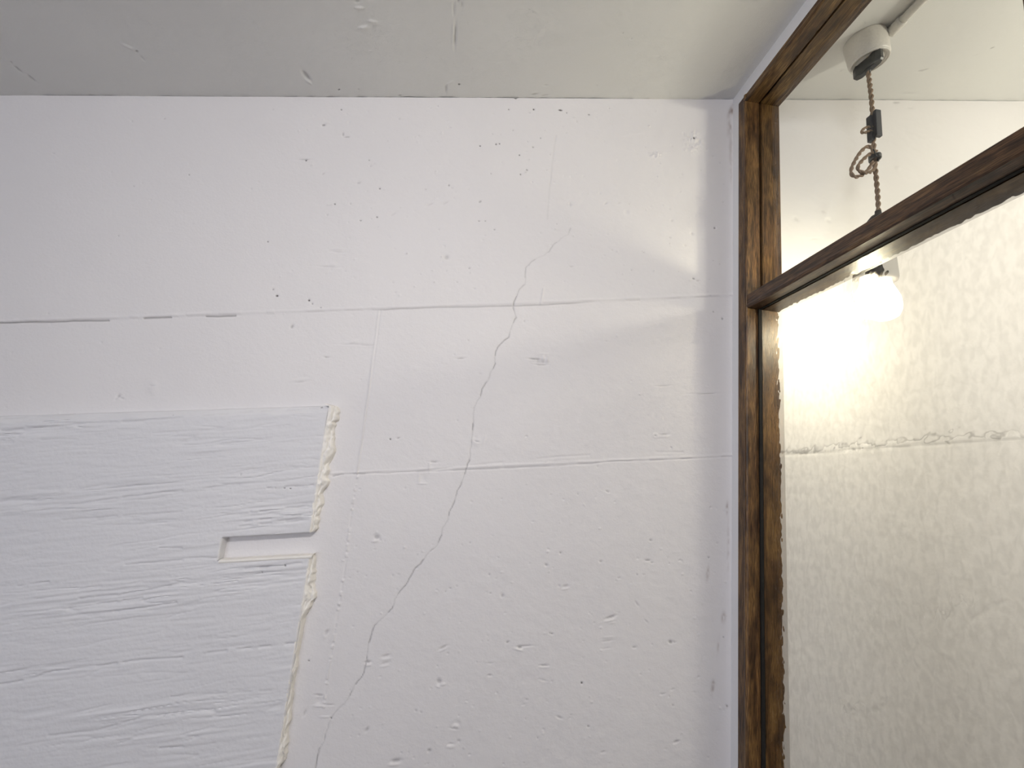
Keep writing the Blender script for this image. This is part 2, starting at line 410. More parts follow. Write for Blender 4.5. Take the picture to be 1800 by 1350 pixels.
#        u    v   ru  rv  ang  depth(mm, + = hole) painted inner shade
PITS = [(679,168,4,1.5,0,2,.7),(906,173,3,2,0,2,.6),(938,193,2,2,0,1.5,.9),(894,193,1.6,1.6,0,1.5,.7),(985,194,5,1.8,6,2,.9),(996,199,1.6,1.6,0,1,.6),
 (1035,202,2.5,1.5,0,1,.5),(844,257,1.8,1.8,0,1.5,.8),(872,254,2,2,0,1.5,.8),(878,253,1.6,1.6,0,1.5,.8),(937,259,1.8,1.8,0,1.2,.5),(950,243,1.6,1.6,0,1,.4),
 (913,273,1.8,1.8,0,1.5,.7),(915,307,1.8,1.8,0,1.4,.7),(926,299,2.4,1.6,40,1.2,.5),(863,306,1.5,1.5,0,1,.4),(649,282,2,1.6,0,1,.5),(789,326,1.8,1.8,0,1.2,.5),
 (668,332,2,2,0,1.5,.7),(631,322,5,2,-15,1,.2),(663,382,2,1.6,0,1.5,.7),(634,388,2.6,1.6,0,1.2,.5),(844,355,4,2,-35,1.5,.4),(842,389,2.6,1.4,0,1.2,.4),
 (853,389,2,1.2,0,1,.4),(869,404,2,2,0,1.2,.4),(785,453,5,4.5,0,2.2,.18),(825,472,2.5,1.8,0,1.2,.3),(1101,374,4,4,0,1.4,.0),(1180,388,2.5,2.5,0,1.2,.1),
 (1216,411,3,3,0,1.6,.15),(1177,418,2.5,2,0,1.2,.1),(1204,432,2.5,2,0,1.2,.1),(1256,401,2.4,2.2,0,1.6,.6),(1219,244,2.2,3.4,20,3,1),(1219,490,3.5,2,20,2,.5),
 (1226,494,4,1.5,0,1.6,.2),(1212,493,2,1.5,0,-1.2,0),(1002,359,6,1.6,0,1.2,.1),(1002,359,1.6,5,0,1,.1),(1004,469,4,1.4,0,1,.15),(1065,358,4,1.5,-30,1.2,.1),
 (1088,358,4,1.5,-30,1.2,.1),(756,360,8,1.6,-25,1.2,.1),(783,358,7,1.6,-25,1.2,.1),(765,352,5,1.3,-25,-1,0),(692,377,8,1.6,-30,1.1,.1),(603,236,1.8,4,0,1.8,.35),
 (610,241,7,1.5,-4,1.4,.3),(600,193,2,2,0,1.5,.6),(569,220,4,2.4,-10,1.8,.45),(576,217,4,1.5,0,-1.2,0),(538,282,2,2,0,2,.9),(536,281,14,1.1,0,1,.25),
 (568,306,4,2,-30,1,.15),(589,359,2,2,0,1.5,.7),(580,361,8,1,-4,.8,.15),(595,443,13,1.4,3,1.1,.08),(595,438,12,1.5,0,-1,0),(578,469,20,1.4,3,1,.12),
 (586,465,6,2,0,-1.2,0),(471,425,1.8,1.6,0,1.2,.6),(487,520,3.2,2.2,0,2.2,.95),(480,509,2,1.8,0,1.4,.5),(543,528,2.4,2.4,0,2.2,.95),(549,534,2,1.4,40,1.5,.7),
 (564,541,1.6,1.6,0,1,.5),(513,574,3,4.5,25,1.6,.35),(621,605,26,1.2,0,1,.1),(622,600,7,2,-20,-1,0),(645,607,14,1.1,0,1,.15),(573,628,5,1,0,1,.5),
 (524,668,14,2.6,-8,-1,0),(528,672,9,1.4,-8,1.2,.1),(270,682,8,12,0,-1.3,0),(268,678,6,1.5,0,1.2,.1),(208,696,4,3,-30,1.6,.25),(214,700,5,1.5,25,1.2,.15),(204,701,4,1.5,-35,1.2,.15),
 (333,308,1.5,1.5,0,1,.6),(236,328,2,1.6,0,.8,.2),(209,415,1.5,1.5,0,1,.4),(290,209,2.5,1.4,-15,1,.2),(810,630,9,1.3,-3,1.4,.3),(575,628,6,1,0,1,.3),
 (940,631,13,1.4,4,1.8,.35),(951,636,11,3.5,3,2.0,.1),(962,632,2,7,8,-2.2,0),(955,630,1.6,6,8,-1.8,0),(946,633,1.6,5,0,1.4,.2),(951,641,12,1.3,2,1.8,.35),(957,622,10,1,0,-1,0),
 (1167,678,15,.9,-3,1,.25),(1237,692,30,.8,-1,1.2,.3),(1152,766,4.2,4,0,-1.6,0),(1152,766,2.2,2,0,2.6,.2),(1167,764,9,1.6,-4,1.5,.2),(1166,768,9,1.6,-4,-1,0),
 (837,775,8,8,0,-1.8,0),(838,776,5,1.4,15,2,.25),(836,770,4.5,4,0,1.6,0),(852,772,2,7,20,-1,0),(686,772,1.6,1.6,0,1.5,.95),(700,770,4,1.6,-15,1.3,.3),
 (762,812,8,1.6,2,1.8,.3),(755,821,1.6,9,2,-1.4,0),(743,840,7,7,0,1.2,.0),(736,841,1.4,9,2,-1.4,0),(743,850,8,1.4,0,-1.5,0),
 (662,944,6,4.5,10,2.4,.25),(660,951,6,2.5,-10,-1.6,0),(668,949,3,2,30,1.2,.1),(1068,864,4,1.6,20,1.5,.3),(985,972,2.4,2.4,0,1.4,.35),(960,993,3.4,2.4,25,1.5,.3),
 (1056,987,3,2.2,-10,1.4,.25),(1139,985,6,2,0,1.8,.4),(1146,989,3,1.4,10,1.4,.3),(1144,950,2.6,2,0,1.5,.4),(994,1031,6,2.6,-10,1.8,.15),(994,1035,6,1.6,-12,-1.4,0),(983,1030,2,2,0,1.2,.1),
 (883,1047,3.4,4,0,1.4,.2),(862,1043,2.5,1.5,0,1,.2),(1074,1085,11,2.4,-18,2.4,.35),(1072,1091,9,2,-12,-1.6,0),(1075,1095,6,1.5,-10,-1,0),(970,1114,3,1.5,10,1.5,.55),(966,1113,1.4,1.4,0,1,.5),
 (892,1129,3.6,2,-20,1.6,.4),(779,1138,8,2.2,-25,1.8,.25),(779,1142,7,1.5,-25,-1.2,0),(914,1138,5,2.5,0,2,.45),(922,1136,13,1.3,-4,1.6,.25),(912,1142,7,2,15,-1.4,0),
 (957,1170,8,1.5,0,1.8,.35),(957,1173,8,1.2,0,-1.2,0),(955,1196,7,1.3,15,1.2,.1),(861,1166,6,1.2,0,1,.1),(861,1187,4,1.8,0,1.4,.2),(1068,1120,9,1.5,-5,-1,0),(1068,1127,10,1.6,-8,1.2,.1),(1065,1140,9,1.4,-8,1,.05),
 (1179,1129,4.5,3.2,20,1.8,.45),(1186,1129,4,1.2,0,1.4,.3),(1115,1138,4,2,0,1.2,.3),(1023,1201,2.2,2.2,0,2.4,1),(1165,1220,5,1.6,-8,1.5,.2),(1182,1212,4,1.5,-25,1.2,.1),
 (772,1198,5,4.5,15,2.2,.3),(778,1203,5,2.5,-10,-1.6,0),(770,1207,5,1.5,10,-1.2,0),(678,1153,8,2.2,-15,1.8,.2),(679,1159,8,1.5,-10,-1.2,0),(677,1166,8,2,-15,1.2,.1),(676,1171,8,1.6,-10,-1,0),
 (646,1164,6,2.4,-8,2.2,.35),(648,1169,5,2,-10,-1.6,0),(803,1272,11,11,0,-1.7,0),(803,1272,7.5,7.5,0,2.4,0),(802,1276,4,3,0,-2.4,0),(799,1281,8,1.4,10,1.3,.2),(806,1303,3.5,3,0,1.4,.2),
 (792,1313,6,2.4,0,-1.6,0),(792,1308,5,1.6,0,1.2,.1),(696,1338,10,4,-10,2.2,.28),(692,1344,9,2.5,-5,-1.8,0),(755,1320,3.5,4,20,1.6,.3),(1189,1304,6,2.4,-20,1.8,.3),(1060,1322,5,1.6,-15,1.2,.1),
 (1034,1277,2.6,2,0,1.4,.4),(983,1261,6,2,20,1.4,.2),(920,1239,4,1.4,-20,1,.1),(645,1283,3,6,35,1.6,.25),(574,1112,3,6,35,1.6,.25),(571,1118,3,5,30,-1.2,0),(1120,1062,1.6,6,-35,1.3,.15),(1136,1092,1.4,5,-40,1,.1),
 (561,1222,8,1.4,2,1.8,.3),(562,1231,7,7,0,1.1,0),(560,1241,9,1.6,0,-1.8,0),(579,1239,8,1.3,2,1.5,.25),(570,1260,8,1.4,0,-1.5,0),(582,1262,1.8,1.8,0,1.5,.8),(536,1253,2.5,8,25,1.5,.2),(543,1161,1.6,1.6,0,1.4,.9),
 (1183,1240,2,2,0,1.2,.3),(945,1297,2,2,0,1,.3),(860,1010,2,2,0,1,.3),(783,1040,2,1.6,0,1,.2),(700,1010,3,1.2,0,.8,.1),(925,1230,3,1.5,0,1,.1),(740,1252,2.4,1.6,30,1,.2),(1120,1010,2,2,0,1.2,.3),(1088,1016,3,1.5,-20,1.2,.2),
 (1270,560,2,3,0,1.6,.5),(1288,568,2,1.2,0,1.5,.5),(1254,548,2,1.6,0,1.2,.4),(1246,980,1.8,1.8,0,1.2,.5),(1272,1120,2,2,0,1,.4),(1278,1241,3,1.6,10,1.4,.5),(1050,820,2,2,0,1,.1),(1066,600,2,1.4,0,1,.1)]
RUST = [(1285,196,4,11,20,.8),(1283,222,4,16,5,.45),(1284,260,3,34,2,.30),(1278,893,2.4,9,4,.55),(1280,960,2,40,0,.25),(1244,1008,2.6,11,6,.40),(1272,1086,3.4,9,4,.5),(1263,1136,1.8,14,5,.35),
        (1253,1211,2.8,9,6,.45),(1254,1200,3,5,0,.35),(1278,1241,3,3,0,.4),(672,168,10,2,0,.2),(960,169,30,3,0,.14),(1285,300,2,25,0,.25)]
_rng = np.random.RandomState(3)
for _ in range(420):
    z_ = _rng.rand()
    if z_ < .45: u_, v_ = _rng.uniform(600, 1280), _rng.uniform(850, 1400)
    elif z_ < .8: u_, v_ = _rng.uniform(600, 1285), _rng.uniform(185, 520)
    else: u_, v_ = _rng.uniform(-60, 1285), _rng.uniform(185, 840)
    PITS.append((u_, v_, _rng.uniform(1.2, 2.4), _rng.uniform(1.0, 1.8), _rng.uniform(-40, 40), _rng.uniform(.5, 1.4)*(1 if _rng.rand() < .75 else -1), _rng.rand()**3*.2))

def add_pits(u, v, h, recess_dark, pits):
    for (pu, pv, ru, rv, ang, dep, di) in pits:
        R = max(ru, rv)*1.9+1
        m = (np.abs(u-pu) < R) & (np.abs(v-pv) < R)
        if not m.any(): continue
        a = math.radians(ang); du = u[m]-pu; dv = v[m]-pv
        p = (du*math.cos(a)+dv*math.sin(a))/ru; q = (-du*math.sin(a)+dv*math.cos(a))/rv
        g = np.exp(-(p*p+q*q)**1.35)
        h[m] -= dep*1e-3*g
        if di: recess_dark[m] = np.maximum(recess_dark[m], di*sstep(.42, .95, g))  # shade inside the hole, painted as colour

def wall_relief(u, v, x, z):
    h = np.zeros(u.shape); recess_dark = np.zeros(u.shape); rust = np.zeros(u.shape)
    # gentle unevenness and trowel texture
    h += 0.0022*fbm(x*6, z*6, 1, 2) + (.00025+.0005*sstep(300, 900, u))*fbm(x*42, z*60, 5, 2) + 0.00024*fbm(x*190, z*260, 9, 2)
    # crack
    w1 = 3.0*fbm(u/9, v/9, 31, 2)
    d, s = polydist(u+w1, v+3.0*fbm(u/8+40, v/8, 33, 2), CRACK, 16)
    k = 0.35+0.65*sstep(.34, .6, vnoise(s/13, s*0, 77)); k = k*np.where(v < 520, .55, 1.0)
    g = np.exp(-(d/0.85)**2)
    h -= 0.0016*g*k; recess_dark = np.maximum(recess_dark, 0.52*g*k)  # groove, with the crack's inner shade added as colour
    # joint 1
    d, s = polydist(u, v+1.8*fbm(u/26, v/40, 41, 2), JOINT1, 16)
    slit = ((u < 192) | ((u > 252) & (u < 302)) | ((u > 362) & (u < 415))).astype(float)
    thin = sstep(640, 680, u)*(1-sstep(1000, 1050, u))
    br = sstep(.38, .62, vnoise(u/14, v*0, 43))
    amp = 0.0020*slit + 0.0010*thin + 0.0007*(1-slit)*(1-thin)*br
    h -= amp*np.exp(-(d/(1.3+.5*slit))**2)
    side = v-(568-0.0365*u)
    h += (0.0009*(1-thin)*np.exp(-((side+3.2)/2.4)**2)*br + 0.0005*np.exp(-((side+2.8)/2)**2))*(u > -200)*(u < 1300)
    recess_dark = np.maximum(recess_dark, (0.6*slit+.3*thin)*np.exp(-(d/1.1)**2))
    h += 0.0010*(1/(1+np.exp(np.clip(side/1.2, -30, 30))))*np.where(u < 1300, 1, 0)     # the band above stands a little proud
    # joint 2 with its sliver of mortar
    d, s = polydist(u, v+1.6*fbm(u/22, v/40, 45, 2), JOINT2, 16)
    br = sstep(.30, .55, vnoise(u/18, v*0, 47))
    h -= (0.0009+0.0005*br)*np.exp(-((d)/1.1)**2); recess_dark = np.maximum(recess_dark, 0.22*br*np.exp(-(d/0.9)**2)*np.where(u < 960, 1, .5))
    dj = v-(833-0.0462*(u-627)); m = (u > 580) & (u < 1292)
    h += 0.0013*np.exp(-((dj+3.0)/2.0)**2)*m*(.4+.6*br)
    d, s = polydist(u, v, WEDGE2, 16)
    h -= 0.0008*np.exp(-(d/1.6)**2)*sstep(.3, .6, vnoise(u/30, v*0, 49))
    # upright joints
    d, s = polydist(u, v, JA, 14); h -= 0.0007*np.exp(-(d/1.8)**2)*sstep(.2, .5, vnoise(v/16, u*0, 51)); recess_dark = np.maximum(recess_dark, .06*np.exp(-(d/1.5)**2))
    d, s = polydist(u, v, JA2, 14); h += 0.0014*np.exp(-(d/1.5)**2)
    d, s = polydist(u, v, JB, 14); h += 0.0024*np.exp(-(d/1.35)**2)*(.35+.65*sstep(600, 700, v))
    d, s = polydist(u-2.2, v, JB, 14); h -= 0.0007*np.exp(-(d/1.2)**2)
    d, s = polydist(u, v, JBD, 14)
    dots = sstep(.45, .65, vnoise(v/4.2, u*0, 53)); h += 0.0016*np.exp(-(d/1.7)**2)*dots; h -= 0.0006*np.exp(-(d/1.6)**2)*(1-dots)
    # rough trowel patch at the upper right
    m = np.exp(-(((u-1219)/17)**2+((v-252)/18)**2)**2); h += m*0.0075*np.abs(fbm(u/7, v/6, 57, 2))*2
    m = np.exp(-(((u-1153)/10)**2+((v-273)/6)**2)**2); h += m*0.0060*np.abs(fbm(u/5, v/4, 58, 2))*2
    m = np.exp(-(((u-1080)/150)**2+((v-340)/60)**2)**2); h += m*0.0005*fbm(u/7, v/6, 59, 2)
    add_pits(u, v, h, recess_dark, PITS)
    for (pu, pv, ru, rv, ang, am) in RUST:
        R = max(ru, rv)*2.2
        mm = (np.abs(u-pu) < R) & (np.abs(v-pv) < R)
        if mm.any():
            a = math.radians(ang); du = u[mm]-pu; dv = v[mm]-pv
            p = (du*math.cos(a)+dv*math.sin(a))/ru; q = (-du*math.sin(a)+dv*math.cos(a))/rv
            rust[mm] = np.maximum(rust[mm], am*np.exp(-(p*p+q*q))*np.clip(.35+1.6*vnoise(u[mm]/3, v[mm]/7, 61)-.4, 0, 1))
    return h, recess_dark, rust

def far_relief(u, v, x, z):
    """the same wall beyond the glass"""
    h = 0.0022*fbm(x*6, z*6, 1, 2) + 0.0012*fbm(x*42, z*60, 5, 2) + 0.0005*fbm(x*120, z*160, 9, 2)
    recess_dark = np.zeros(u.shape); rust = np.zeros(u.shape)
    JJ = [(1290,802),(1400,798),(1500,791),(1600,784),(1700,777),(1800,771),(1900,765)]
    d, s = polydist(u, v+2*fbm(u/26, v/40, 45, 2), JJ, 18)
    br = sstep(.25, .6, vnoise(u/26, v*0, 63)); h -= .0022*np.exp(-(d/2.6)**2); recess_dark = np.maximum(recess_dark, .62*br*np.exp(-(d/2.4)**2))
    P = [(1538,1246,16,14,0,-2.5,0),(1536,1246,10,8,10,2.5,.35),(1548,1240,5,3,0,2,.25),(1525,1250,3,8,0,2,.2),(1730,1075,16,6,-40,2,.16),(1712,1088,8,4,-40,2,.14),(1760,1060,10,4,-20,2,.12),
         (1451,378,8,16,0,-1.8,0),(1447,372,5,3,20,2,.12),(1456,388,6,3,20,2,.10),(1400,385,6,4,30,2,.12),(1579,296,4,3,0,-2,0),(1575,181,9,1.6,-2,2,.35),(1600,190,8,1.6,10,1.5,.12),
         (1504,345,14,26,25,-1,0),(1430,420,10,1.4,-5,1.4,.08),(1395,205,6,1.5,0,1,.1)]
    add_pits(u, v, h, recess_dark, P)
    return h, recess_dark, rust

def grid_mesh(parts):
    """parts: list of (xl(t), xr(t), zlow(x), zhigh(x), step, relief); returns joined arrays"""
    V, Fq, DI, RU = [], [], [], []; off = 0
    for xl, xr, zl, zh, step, relief in parts:
        w_ = max(abs(xr(0)-xl(0)), abs(xr(1)-xl(1))); xm = .5*(xl(.5)+xr(.5))
        hh = abs(zh(xm)-zl(xm)); nx = max(2, int(w_/step)+1); nz = max(2, int(hh/step)+1)
        t, s = np.meshgrid(np.linspace(0, 1, nz), np.linspace(0, 1, nx), indexing='ij')
        xL = np.vectorize(xl)(t[:, 0])[:, None]; xRr = np.vectorize(xr)(t[:, 0])[:, None]
        x = xL+(xRr-xL)*s; z = zh(x)+(zl(x)-zh(x))*t
        x = x.ravel(); z = z.ravel()
        u, v = proj(x, np.ones_like(x), z)
        h, di, ru = relief(u, v, x, z)
        V.append(np.stack([x, 1.0-h, z], 1)); DI.append(di); RU.append(ru)
        j, i = np.meshgrid(np.arange(nz-1), np.arange(nx-1), indexing='ij'); a = (j*nx+i).ravel()
        Fq.append(np.stack([a, a+nx, a+nx+1, a+1], 1)+off); off += nx*nz
    return np.concatenate(V), np.concatenate(Fq), np.concatenate(DI), np.concatenate(RU)

def np_mesh(name, V, Fq, attrs=None):
    me = D.meshes.new(name); me.vertices.add(len(V)); me.vertices.foreach_set('co', V.astype(np.float32).ravel())
    n = len(Fq); k = Fq.shape[1]
    me.loops.add(n*k); me.loops.foreach_set('vertex_index', Fq.astype(np.int32).ravel())
    me.polygons.add(n); me.polygons.foreach_set('loop_start', np.arange(0, n*k, k, dtype=np.int32))
    me.update(calc_edges=True)
    for nm, a in (attrs or {}).items():
        at = me.attributes.new(nm, 'FLOAT', 'POINT'); at.data.foreach_set('value', a.astype(np.float32))
    return me

# ------------------------------------------------------------------ far wall: backing and cast panels
wall = box('wall_back', -2.6, 2.2, 1.012, 1.12, 0, 2.75, M['shell']); tag(wall, kind='structure')
const = lambda c: (lambda *_: c)
arr = lambda c: (lambda x: np.full(np.shape(x), c) if np.ndim(x) else c)
bz = lambda z: float(np.interp(z, [CZ-.8, CZ-.4523, CZ-.0242, CZ+.3179, CZ+.5], [-.2036, -.2037, -.2058, -.2178, -.222]))
LX, AXJ, RX, FX = -1.16, 0.1394, 0.600, 1.50
bmid = lambda t: bz(J1(-.21)+(J2(-.21)-J1(-.21))*t)
zlow = CZ-.72
blow = lambda t: bz(J2(-.2)+(zlow-J2(-.2))*t)
ST = 0.00165
flat = lambda u, v, x, z: (0.0022*fbm(x*6, z*6, 1, 2), np.zeros(u.shape), np.zeros(u.shape))
bt_ = lambda x: BTOP(x)-.03
PANELS = [
    [(const(LX), const(AXJ), J1, CEIL, ST, wall_relief)],
    [(const(AXJ), const(RX), J1, CEIL, ST, wall_relief)],
    [(const(LX), lambda t: bz(J1(-.21)+(bt_(-.21)-J1(-.21))*t), bt_, J1, ST, wall_relief),
     (const(-.30), lambda t: bz(bt_(-.21)+(J2(-.21)-bt_(-.21))*t), J2, bt_, ST, wall_relief)],
    [(bmid, const(RX), J2, J1, ST, wall_relief)],
    [(blow, const(RX), arr(zlow), J2, ST, wall_relief)],
    [(const(-.32), blow, arr(zlow), J2, ST, wall_relief), (const(-.50), const(-.32), arr(zlow), J2, ST, wall_relief),
     (const(LX), const(-.50), arr(zlow), bt_, .03, flat), (const(-.50), const(-.30), J2, bt_, .03, flat)],
    [(const(RX), const(FX), J1, CEIL, .0034, far_relief)],
    [(const(RX), const(FX), J2, J1, .0034, far_relief)],
    [(const(RX), const(FX), arr(zlow), J2, .0034, far_relief)],
    [(const(-2.6), const(LX), arr(0.0), CEIL, .05, flat)],
    [(const(FX), const(2.2), arr(0.0), CEIL, .05, flat)],
    [(const(LX), const(FX), arr(0.0), arr(zlow), .05, flat)],
]
for p in PANELS:
    V, Fq, di, ru = grid_mesh(p)
    me = np_mesh('concrete_panel', V, Fq, {'recess_dark': di, 'rust': ru})
    o = link('concrete_panel', me, M['wall'], wall, True)

# ------------------------------------------------------------------ raised board-marked slab at the lower left, with a slot
TH = 0.022
YB = 1.0-TH
def bpt(u, v):
    p = onY(u, v, YB); return p[0], p[2]
def board_relief(u, v, x, z):
    th = math.atan(.175); s = x*math.cos(th)+z*math.sin(th); t = -x*math.sin(th)+z*math.cos(th)
    sk = s + .0*t
    patch = sstep(.40, .62, vnoise(s*5+3, t*26+1, 71))*sstep(.25, .6, vnoise(s*9, t*11, 72))
    # zones of strong grain seen in the photo
    zone = lambda cu, cv, ru, rv: np.exp(-(((u-cu)/ru)**2+((v-(cv-.07*(u-cu)))/rv)**2)**1.5)
    strong = np.clip(.22*patch + 1.0*zone(190, 1055, 190, 34) + .9*zone(120, 880, 180, 20) + 1.0*zone(480, 905, 75, 26) + .7*zone(470, 1010, 90, 24)
                     + .6*zone(380, 790, 70, 16) + .7*zone(330, 1250, 190, 22) + .55*zone(60, 755, 160, 18) + .6*zone(380, 840, 180, 14)
                     + .55*zone(60, 1185, 90, 20) + .5*zone(330, 960, 90, 20) + .5*zone(560, 715, 160, 8) + .5*zone(250, 1300, 180, 14), 0, 1.2)
    gr = fbm(sk*8, t*105, 73, 2)*.8 + fbm(sk*14, t*230, 74, 2)*.5
    nn = fbm(sk*6+5, t*70, 84, 2); nm = fbm(sk*8+2, t*95, 85, 2)
    lines = np.exp(-(nn/.035)**2)*sstep(.35, .6, vnoise(s*22, t*60, 86)) + .8*np.exp(-(nm/.03)**2)*sstep(.4, .62, vnoise(s*26, t*70, 87))
    h = strong*(0.0062*gr - .0024*lines) - .00045*lines*(1-np.clip(strong, 0, 1)) + .0009*fbm(sk*22, t*150, 75, 2) + .0012*fbm(x*8, z*9, 76, 2)
    fine = .00035*fbm(x*170, z*210, 78, 2); h += fine
    recess_dark = np.zeros(u.shape)
    for pts, a, wd in (([(0,1203),(40,1197),(95,1180),(180,1170),(240,1161),(320,1156),(400,1143),(520,1131)], .0018, 1.9),
                   ([(30,1030),(85,1023)], .0018, 1.6), ([(140,1052),(250,1040),(330,1022)], .0018, 1.8), ([(120,1070),(250,1051)], .0018, 1.6), ([(200,1076),(310,1060)], .0018, 1.6),
                   ([(0,735),(50,731),(120,727)], .0014, 1.6), ([(0,757),(140,745),(280,737),(420,724),(575,716)], .0014, 1.7), ([(0,898),(90,893),(200,876),(300,864),(420,852)], .0014, 1.8),
                   ([(110,914),(240,905),(360,897)], .0010, 1.6), ([(470,858),(510,855),(550,853)], .0020, 1.5), ([(440,900),(540,890)], .0020, 1.8), ([(430,918),(545,902)], .0020, 1.8),
                   ([(420,925),(540,914)], .0018, 1.8), ([(220,993),(310,985),(390,980)], .0016, 1.6), ([(430,1000),(530,990)], .0018, 1.6), ([(280,963),(320,963)], .0014, 1.5),
                   ([(85,1293),(170,1285),(260,1258),(330,1252)], .0012, 1.8), ([(300,1225),(420,1217),(510,1212)], .0010, 1.6), ([(280,1316),(340,1312)], .0016, 1.8)):
        d, s_ = polydist(u, v+2.2*fbm(u/18, v/18, 79, 2), pts, 12)
        ln = np.exp(-(d/wd)**2)*sstep(.15, .45, vnoise(u/15, v*0, 81))
        h -= a*ln; recess_dark = np.maximum(recess_dark, .06*ln)
    add_pits(u, v, h, recess_dark, [(500,858,2,1.2,0,2,.8),(510,859,2,1.2,0,2,.8),(484,858,1.5,1,0,2,.7),(564,715,2,1.2,0,2,.8),(542,717,1.4,1,0,1.4,.6),(501,994,1.8,1.8,0,2,.9),(460,1006,1.2,1.6,0,1.6,.8),
                            (562,716,1.6,1.2,0,2,.7),(423,834,1.6,1,0,1.6,.6),(303,729,2,1,0,1.4,.5),(350,980,20,1.5,-3,1.4,.1)])
    return h, recess_dark, np.zeros(u.shape)
# outline in wall metres at the face of the slab
SL_T = lambda x: float(np.interp(x, *zip(*sorted([bpt(386, 946), bpt(566, 936)])))) if np.ndim(x) == 0 else np.interp(x, *zip(*sorted([bpt(386, 946), bpt(566, 936)])))
SL_B = lambda x: np.interp(x, *zip(*sorted([bpt(384, 986), bpt(548, 977)])))
def lin(p, q):
    k = (q[1]-p[1])/(q[0]-p[0]); return lambda x: p[1]+k*(x-p[0])
SL_T = lin(bpt(386, 946), bpt(566, 936)); SL_B = lin(bpt(384, 986), bpt(548, 977))
B_T = lin(bpt(0, 729), bpt(575, 711))
re_up = (bpt(578, 716), bpt(545, 936)); re_lo = (bpt(545, 977), bpt(487, 1350))
edge_up = lambda t: re_up[0][0]+(re_up[1][0]-re_up[0][0])*t
edge_lo = lambda t: re_lo[0][0]+(re_lo[1][0]-re_lo[0][0])*t
SX = bpt(387, 965)[0]
zb_ = CZ-.70
blocks = [(const(LX), edge_up, SL_T, B_T), (const(LX), const(SX), SL_B, SL_T), (const(LX), edge_lo, arr(zb_), SL_B),
          (const(-2.55), const(LX+.001), arr(zb_), B_T)]
V, Fq, DI, RU = [], [], [], []; off = 0
for bi, (xl, xr, zl, zh) in enumerate(blocks):
    step = .0016 if bi < 3 else .010
    nx = int((xr(.5)-xl(.5))/step)+1; xm = -.6 if bi < 3 else -1.8; nz = int((zh(xm)-zl(xm))/step)+1
    t, s = np.meshgrid(np.linspace(0, 1, nz), np.linspace(0, 1, nx), indexing='ij')
    xL = np.array([xl(q) for q in t[:, 0]])[:, None]; xRr = np.array([xr(q) for q in t[:, 0]])[:, None]
    x = xL+(xRr-xL)*s; z = zh(x)+(zl(x)-zh(x))*t
    # rounded arrises towards the open sides
    er = (xRr-x)*np.ones_like(x); ed = np.full(x.shape, 1.0)
    if bi in (0, 2): ed = np.minimum(ed, er)
    if bi == 0: ed = np.minimum(ed, np.abs(z-zh(x)))
    if bi == 0: ed = np.where(x > SX, np.minimum(ed, np.abs(z-zl(x))), ed)
    if bi == 2: ed = np.where(x > SX, np.minimum(ed, np.abs(z-zh(x))), ed)
    if bi == 1: ed = np.minimum(ed, er)
    rnd = .0035*(1-np.sqrt(np.clip(1-(1-np.clip(ed/.0035, 0, 1))**2, 0, 1)))
    u, v = proj(x.ravel(), np.full(x.size, YB), z.ravel())
    h, di, ru = board_relief(u, v, x.ravel(), z.ravel())
    if bi in (0, 3):   # worn bevel along the upper edge
        bev = np.clip(1-np.abs(z-zh(x)).ravel()/(.012+.006*vnoise(x.ravel()*30, x.ravel()*0, 83)), 0, 1); h -= .013*bev
    y = (YB+rnd).ravel()-h
    g = np.stack([x.ravel(), y, z.ravel()], 1); n0 = len(g)
    V.append(g); DI.append(di); RU.append(ru)
    j, i = np.meshgrid(np.arange(nz-1), np.arange(nx-1), indexing='ij'); a = (j*nx+i).ravel()
    Fq.append(np.stack([a, a+nx, a+nx+1, a+1], 1)+off)
    # skirt back to the wall
    idx = np.concatenate([np.arange(nx), np.arange(1, nz)*nx+nx-1, (nz-1)*nx+np.arange(nx-2, -1, -1), np.arange(nz-2, 0, -1)*nx])
    sk = g[idx].copy(); sk[:, 1] = 1.003; V.append(sk); m_ = len(idx); DI.append(np.zeros(m_)); RU.append(np.zeros(m_))
    b = np.arange(m_); nb = (b+1) % m_
    Fq.append(np.stack([idx[b], idx[nb], n0+nb, n0+b], 1)+off); off += n0+m_
V = np.concatenate(V); Fq = np.concatenate(Fq)
me = np_mesh('board_marked_slab', V, Fq, {'recess_dark': np.concatenate(DI), 'rust': np.concatenate(RU)})
slab = link('board_marked_slab', me, M['board'], wall, True)
me.polygons.foreach_set('use_smooth', np.ones(len(me.polygons), dtype=bool))
slab['label'] = 'raised wood-grained concrete slab with a slot cut in its edge'
sm = slab.modifiers.new('edge', 'EDGE_SPLIT'); sm.split_angle = math.radians(55)

